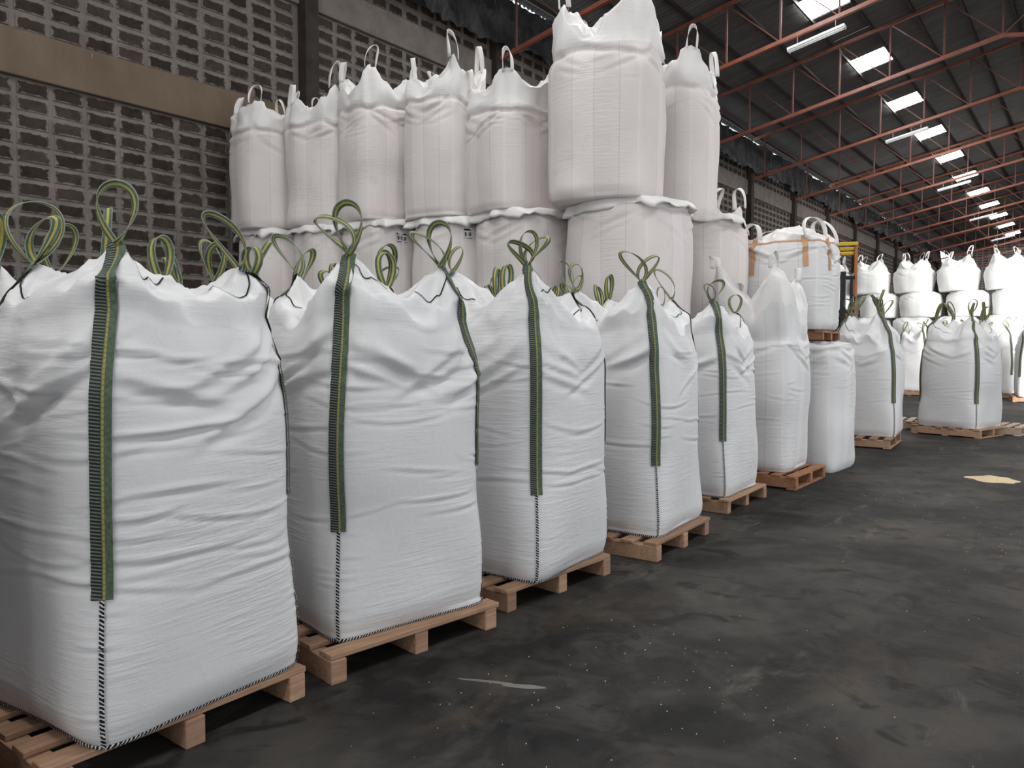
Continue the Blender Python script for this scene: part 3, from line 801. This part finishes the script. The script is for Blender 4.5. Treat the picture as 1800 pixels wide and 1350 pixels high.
TZ = 3.27
sk = [(.42, .38, .3, .36), (.52, .4, .3, .42), (.56, .5, .4, .5), (.5, .62, .4, .3), (.55, .6, .4, .45), (.66, .55, .5, .6), (.5, .35, .4, .62)]
for i, (x, y, r, zt, a) in enumerate(UP):
    bg = Bag(W=r*.97, Hs=zt-TZ, nb=3.0, nm=2.55, nt=2.7, bulge=.035, tuck=.08, dome=.12, topin=.05, peaks=pk(*[.85*h for h in sk[i]], q=(.86, .86, .8, .86), r=(r*1.05,)*4), wg=(.985, 1.08), pexp=1.15, skirt='thin_liner', seed=101+i, ncre=22, camp=.006,
             crez=(.72, .98), lip=.03, lump=.022, crumple=.060, corner_cre=False, fold=.035)
    lab = ('tall white bag in the upper tier of the high stack, %s from the block wall' % NTH[i]) if i < 6 else 'tall white bag in the upper tier at the outer right end of the high stack'
    white_bag(lab, (x, y, TZ-.015), R(45*(i % 2)*0 + a), bg, group='tall bags stacked high')
def print_mark(root, bg, px):
    """a small printed shipping mark on the bag's skin, where the bag faces the front row"""
    M = Matrix.Translation(root.location) @ Matrix.Rotation(root.rotation_euler.z, 4, 'Z')
    best = None
    for u in np.linspace(0, 4, 160, endpoint=False):
        P = M @ Vector(bg(np.array([u]), np.array([.87]))[0]); x, y, d = to_px(P)
        if best is None or abs(x-px) + 40*d < best[0]: best = (abs(x-px) + 40*d, u)
    hu = .085/(2*bg.W); us = np.linspace(best[1]-hu, best[1]+hu, 14)
    o = link('printed_mark', bg.ribbon('printed_mark', us, np.full(14, .87), .06, 'printed_label', .02), root); o['label'] = 'small black printed shipping mark'
MZ = 1.62
for i, (x, y, r) in enumerate(LO):
    last = i == 7
    bg = Bag(W=r*.98, Hs=TZ-.03-MZ, nb=3.0, nm=2.6, nt=2.6, bulge=.05, tuck=.06, dome=.03 if not last else .1, topin=.05, peaks=() if not last else pk(.35, .45, .4, .3, q=(.8,)*4, r=(.7,)*4),
             seed=121+i, ncre=14, camp=.006, crez=(.75, .97), lip=.02, lump=.022, crumple=.012, corner_cre=False, fold=.03)
    lab = ('white bag in the middle tier of the high stack, %s from the block wall' % NTH[i]) if i < 6 else ('white bag in the middle tier at the outer right end of the high stack' if i == 6 else 'white bag with raised handles behind the right end of the high stack')
    rt = white_bag(lab, (x, y, MZ), R((7*i) % 23-10), bg, handles=last, flap=not last, group='tall bags stacked high', hh=.28, hwid=.08)
    if i in (2, 3): print_mark(rt, bg, (706, 822)[i-2])
    bg = Bag(W=r*.99, Hs=MZ-.03, nb=3.4, nm=2.8, nt=2.6, bulge=.05, tuck=.06, dome=.02, topin=.05, seed=141+i, ncre=6, camp=.006, lip=.02, lump=.02, crumple=.01, corner_cre=False)
    lab = 'white bag in bottom tier of the high stack, %s from the block wall' % (NTH[i] if i < 6 else ('seventh', 'last')[i-6])
    white_bag(lab, (x, y, 0), R((11*i) % 17-8), bg, handles=False, group='tall bags stacked high', nu=60, nv=30, nw=12)

# ------------------------------------------------------------------ white-handled bags beside the aisle
def flat_label(): pass
bg = Bag(W=.5, Wy=.5, Hs=1.58, nb=5, nm=3.2, nt=2.9, bulge=.07, dome=.1, topin=.06, peaks=pk(.76, .70, .6, .84, q=(.74, .8, .8, .84), r=(.58, .55, .55, .62)), wg=(.96, 1.03), pexp=1.15, shear=(-.05, -.12), skirt='thin_liner', seed=201, ncre=30, camp=.007, lip=.03, crumple=.035, lump=.02)
white_bag('white bag with tall loose translucent skirt on a reddish pallet beside the aisle', (-3.33, 9.28, .16), R(2), bg, mat='aisle_woven', group='white-handled bags by the aisle', hh=.16, hwid=.045, nu=130, nv=110, nw=60, name='skirted_bulk_bag')
pallet('reddish wooden pallet with bottom boards under the skirted bag', (-3.27, 9.25, 0), R(0), L=1.14, Dp=1.14, mat='red_pallet_wood', bottom=True, seed=5, nboard=7)
bg = Bag(W=.5, Hs=1.62, nb=5, nm=3.2, nt=3.2, bulge=.06, dome=.05, topin=.05, seed=202, ncre=24, camp=.007, lip=.02, crumple=.02, lump=.02)
white_bag('white bag on the floor carrying a second pallet and a tan-strapped bag', (-3.14, 10.62, 0), R(-3), bg, handles=False, mat='aisle_woven', group='white-handled bags by the aisle', nu=110, nv=90, nw=30, name='skirted_bulk_bag')

# tan-strapped bag on its own pallet, set on top
pallet('small wooden pallet raised on top of a white bag beside the aisle', (-3.40, 10.66, 1.70), R(3), L=1.04, Dp=1.04, mat='red_pallet_wood', bottom=False, seed=8, H=.09)
bg = Bag(W=.575, Hs=1.15, nb=6, nm=4.2, nt=4.0, bulge=.05, dome=.10, topin=.04, seed=203, ncre=60, camp=.008, crez=(.1, .95), crumple=.04, lump=.012, fold=.02, peaks=[(0, .2, .12, .7), (2, .5, .2, .5)], skirt='thin_liner')
root = empty('strapped_bulk_bag', (-3.46, 10.68, 1.835), R(4)); tag(root, 'square white bag with tan webbing loops standing on the raised pallet', 'bag')
link('bag_body', bg.body('bag_body', 'aisle_woven', 130, 100, 50), root)
for (uu, v0) in ((.22, .66), (.80, .66), (3.22, .62), (3.80, .70), (1.25, .66), (1.75, .66), (2.25, .66), (2.75, .66)):
    link('tan_strap', bg.ribbon('strap', np.full(30, uu), np.linspace(v0, 1.10, 30), .034, 'tan_webbing', .008), root)
rim = np.linspace(0, 4, 90); link('rim_tape', bg.ribbon('rim', rim, np.full(90, .985), .014, 'tan_webbing', .007), root)
for j, (ua, ub, hgt, le) in enumerate(((3.80, .22, .30, (-.3, .4)), (.80, 1.25, .34, (-.3, -.5)), (1.75, 2.25, .22, (.3, -.3)), (2.75, 3.22, .26, (.1, .1)))):
    pa = bg(np.array([ua]), np.array([1.09]))[0]; pb = bg(np.array([ub]), np.array([1.09]))[0]
    mid = (pa+pb)/2; dv = pb-pa
    link('loop', loop_me('loop', mid, hgt, float(np.hypot(dv[0], dv[1])/2), math.atan2(dv[1], dv[0]), (le[0], le[1], 0), .034, 'white_webbing', .2, seed=j, arch=True), root)

# ------------------------------------------------------------------ loading machine half hidden behind that bag
fk = empty('forklift', (-4.65, 16.45, 0), R(14)); tag(fk, 'yellow and black forklift with orange posts, half hidden behind the tan-strapped bag', 'forklift')
def fpart(nm, sx, sy, sz, mat, loc, bev=.01): return link(nm, box_me(nm, sx, sy, sz, mat, bev), fk, loc)
fpart('chassis', 1.2, 2.2, .75, 'machine_yellow', (0, .3, .85), .06)
fpart('counterweight', 1.2, .6, .9, 'machine_yellow', (0, 1.5, 1.0), .1)
for sx in (-1, 1):
    fpart('guard_post', .06, .06, 1.35, 'machine_orange', (.62*sx, -.75, 2.92))
    fpart('guard_post', .06, .06, 1.35, 'machine_orange', (.62*sx, .85, 2.92))
    fpart('guard_rail', .07, 1.66, .07, 'machine_yellow', (.62*sx, .05, 3.60))
    fpart('mast_channel', .10, .12, 2.6, 'machine_black', (.40*sx, -1.02, 1.75))
    fpart('fork', .12, 1.0, .05, 'machine_black', (.28*sx, -1.55, .12))
    for yy in (-.6, 1.2):
        w_ = link('wheel', tube_me('wheel', [(-.13, 0, 0), (.13, 0, 0)], .38, 'rubber', 20), fk, (.55*sx, yy, .38))
        link('hub', tube_me('hub', [(-.14, 0, 0), (.14, 0, 0)], .16, 'machine_yellow', 14), w_)
for yy in (-.78, .05, .88): fpart('guard_rail', 1.3, .07, .07, 'machine_yellow', (0, yy, 3.60))
for zz in (2.30, 2.95): fpart('window_frame', .50, .05, .07, 'machine_black', (.36, -.80, zz))
for xx in (.14, .55): fpart('window_frame', .06, .05, .70, 'machine_black', (xx, -.80, 2.62))
fpart('sill', 1.3, .08, .09, 'machine_orange', (0, -.78, 2.24))
fpart('bulkhead', 1.2, .1, 1.0, 'machine_black', (0, -.76, 1.7))
hl = link('headlamp', tube_me('headlamp', [(0, .05, 0), (0, -.09, 0)], .10, 'lamp_glass', 16), fk, (.60, -.86, 2.10))
link('bracket', box_me('bracket', .05, .05, .25, 'machine_black'), hl, (0, .06, -.12))
fpart('seat', .5, .5, .5, 'machine_black', (0, .4, 1.55), .06)

# ------------------------------------------------------------------ the two green-loop bags farther down the aisle
def auto_loops(rng, k=6):
    return [dict(c=j % 4, h=rng.uniform(.2, .34), w=rng.uniform(.05, .09), az=rng.uniform(0, 180), lean=(rng.uniform(-.7, .7), rng.uniform(-.7, .7), 0), tw=rng.uniform(.3, .8)) for j in range(k)]
bg = Bag(W=.56, Hs=1.46, peaks=pk(.52, .44, .46, .46, q=(.45, .45, .45, .45)), seed=301, ncre=24, camp=.008)
green_bag('white bag with green straps at far end of the row, corner to the camera', (-3.22, 13.95, .15), R(6), bg, auto_loops(random.Random(4), 10), nu=110, nv=80, nw=50)
pallet('wooden pallet under the corner-on bag at the far end of the row', (-3.26, 13.75, 0), R(4), L=1.35, Dp=1.16, bottom=True, seed=31)
bg = Bag(W=.56, Hs=1.50, peaks=pk(.50, .36, .40, .42, q=(.5, .55, .5, .6)), seed=302, ncre=24, camp=.008)
green_bag('white bag with green straps standing out in the aisle, its broad face to the camera', (-2.12, 16.33, .15), R(-16), bg, auto_loops(random.Random(9), 7), strapz=(.3, .4, .4, .3), nu=110, nv=80, nw=50)
pallet('wooden pallet under the bag standing out in the aisle', (-2.12, 16.30, 0), R(-16), L=1.1, Dp=1.2, bottom=True, seed=32)
pallet('pale empty pallet poking out to the right behind the aisle bag', (-1.62, 17.05, 0), R(-6), L=1.0, Dp=1.0, mat='pale_wood', bottom=True, seed=33)
pallet('pale empty pallet in the gap between the two far green-strapped bags', (-3.15, 17.1, 0), R(5), L=1.0, Dp=1.0, mat='pale_wood', bottom=True, seed=34)

# green-loop bags in front of the far stack
for i, (x, lab) in enumerate(((-5.1, 'bright distant bag seen through the gap between the two far green-strapped bags'), (-3.95, 'distant bag hidden behind the bag standing out in the aisle'),
                              (-2.78, 'shaded distant bag beside the right edge of the aisle bag'), (-1.62, 'bright distant bag with green straps at the right edge of the picture'))):
    bg = Bag(W=.50, Hs=1.55, peaks=pk(.45, .4, .4, .4), seed=311+i, ncre=10)
    y = 29.0 if i != 3 else 27.4
    green_bag(lab, (x, y, .15), R(-8+6*i), bg, auto_loops(random.Random(20+i), 5), nu=64, nv=36, nw=30, seam=False)
    pallet('distant wooden pallet under the %s of the bags before the far stack' % ('leftmost', 'second', 'third', 'rightmost')[i], (x, y, 0), R(-8+6*i), L=1.1, Dp=1.2, bottom=True, seed=40+i)

# far stack of squat bags, five tiers
proto = []
for k in range(4):
    bg = Bag(W=.625, Hs=.84, nb=2.6, nm=2.4, nt=2.4, bulge=.10, tuck=.10, dome=.09, topin=.10, seed=401+k, ncre=10, camp=.008, crez=(.2, .95), lump=.035, crumple=.02, corner_cre=False, fold=.03)
    proto.append(bg.body('bag_body', 'far_woven', 72, 36, 14))
protot = []
for k in range(3):
    bg = Bag(W=.625, Hs=.82, nb=2.6, nm=2.4, nt=2.4, bulge=.10, tuck=.10, dome=.16, topin=.12, seed=421+k, ncre=10, camp=.008, lump=.035, crumple=.05, corner_cre=False, fold=.04, peaks=pk(.34, .3, .26, .32, q=(.6,)*4, r=(.5,)*4))
    protot.append((bg.body('bag_body', 'far_woven', 72, 36, 30), bg))
rngs = random.Random(17)
tiern = ['bottom', 'second', 'third', 'fourth', 'top']
for t in range(5):
    off = (.0, .25, .1, .35, .05)[t]
    for j in range(7):
        x = -8.6 + off + 1.44*j + rngs.uniform(-.03, .03); y = 31.3 + rngs.uniform(-.08, .08) + .05*t
        root = empty('squat_bulk_bag', (x, y, .90*t), rngs.randrange(4)*math.pi/2 + rngs.uniform(-.08, .08))
        tag(root, 'squat white bag in the %s tier of the distant stack, %s from its left end' % (tiern[t], (NTH+['seventh'])[j]), 'bag', 'squat bags in the distant stack')
        if t < 4: link('bag_body', proto[rngs.randrange(4)], root)
        else:
            me, bgx = protot[rngs.randrange(3)]; link('bag_body', me, root)
            add_loops(root, bgx, [dict(c=c, h=rngs.uniform(.18, .32), w=.07, az=rngs.uniform(0, 180), lean=(rngs.uniform(-.5, .5), rngs.uniform(-.5, .5), 0), arch=True, hw=.026) for c in range(4)], 'white_webbing', 'handle')

# ------------------------------------------------------------------ spills on the floor
def spill(name, lab, x, y, rx, ry, h, mat, seed, rz=0.):
    n, m = 40, 12; V = [(0, 0, h)]; F = []
    for r in range(1, m+1):
        f = r/m
        for k in range(n):
            th = 2*math.pi*k/n
            e = 1 + .35*float(vnoise(np.array([math.cos(th)*1.7+seed]), np.array([math.sin(th)*1.7]), np.array([0.]), seed)[0])
            z = h*(1-f)**1.2*(1+.3*float(vnoise(np.array([th*2.]), np.array([f*5]), np.array([seed*1.]), 5)[0])) - .001*(f == 1)
            V.append((rx*e*f*math.cos(th), ry*e*f*math.sin(th), z))
    for k in range(n): F.append([0, 1+k, 1+(k+1) % n])
    for r in range(m-1):
        for k in range(n):
            a = 1+r*n+k; b = 1+r*n+(k+1) % n; F.append([a, a+n, b+n, b])
    o = link(name, mesh_np(name, V, F, mat), None, (x, y, .001), (0, 0, rz)); tag(o, lab, 'spill', 'spilled grain on the floor')
    return o
spill('grain_spill', 'pale yellow heap of spilled grain on the dark floor', -1.05, 10.9, .30, .26, .045, 'grain', 3)
rngc = random.Random(8); VV, FF = [], []
for i in range(420):
    if i < 150: x, y = rngc.uniform(-2.6, 1.5), rngc.uniform(1.2, 12)
    else:
        cx, cy, sp = rngc.choice(((-1.35, 3.2, .25), (-1.9, 3.6, .3), (-1.1, 2.35, .2), (-2.2, 2.6, .25), (-.9, 1.9, .25), (-1.9, 8.6, .5), (-.6, 7.6, .4)))
        x, y = rngc.gauss(cx, sp), rngc.gauss(cy, sp)
    if x < -2.55: continue
    r = rngc.uniform(.001, .0042); o = len(VV); a = rngc.uniform(0, 6)
    for k in range(3): VV.append((x+r*math.cos(a+2.1*k), y+r*math.sin(a+2.1*k), 0.0))
    VV.append((x, y, r*1.1)); FF += [[o, o+1, o+3], [o+1, o+2, o+3], [o+2, o, o+3]]
o = link('floor_crumbs', mesh_np('floor_crumbs', VV, FF, 'dust_white', smooth=False)); tag(o, 'tiny pale crumbs scattered over the dark floor', 'crumbs', kind='stuff')

spill('dust_streak', 'white scuff streak on the floor beside the second front-row pallet', -2.32, 2.78, .16, .012, .002, 'dust_grey', 5, R(25))
spill('dust_streak', 'pale scuff streak on the floor just right of the second pallet', -2.12, 2.86, .10, .022, .002, 'dust_grey', 6, R(30))
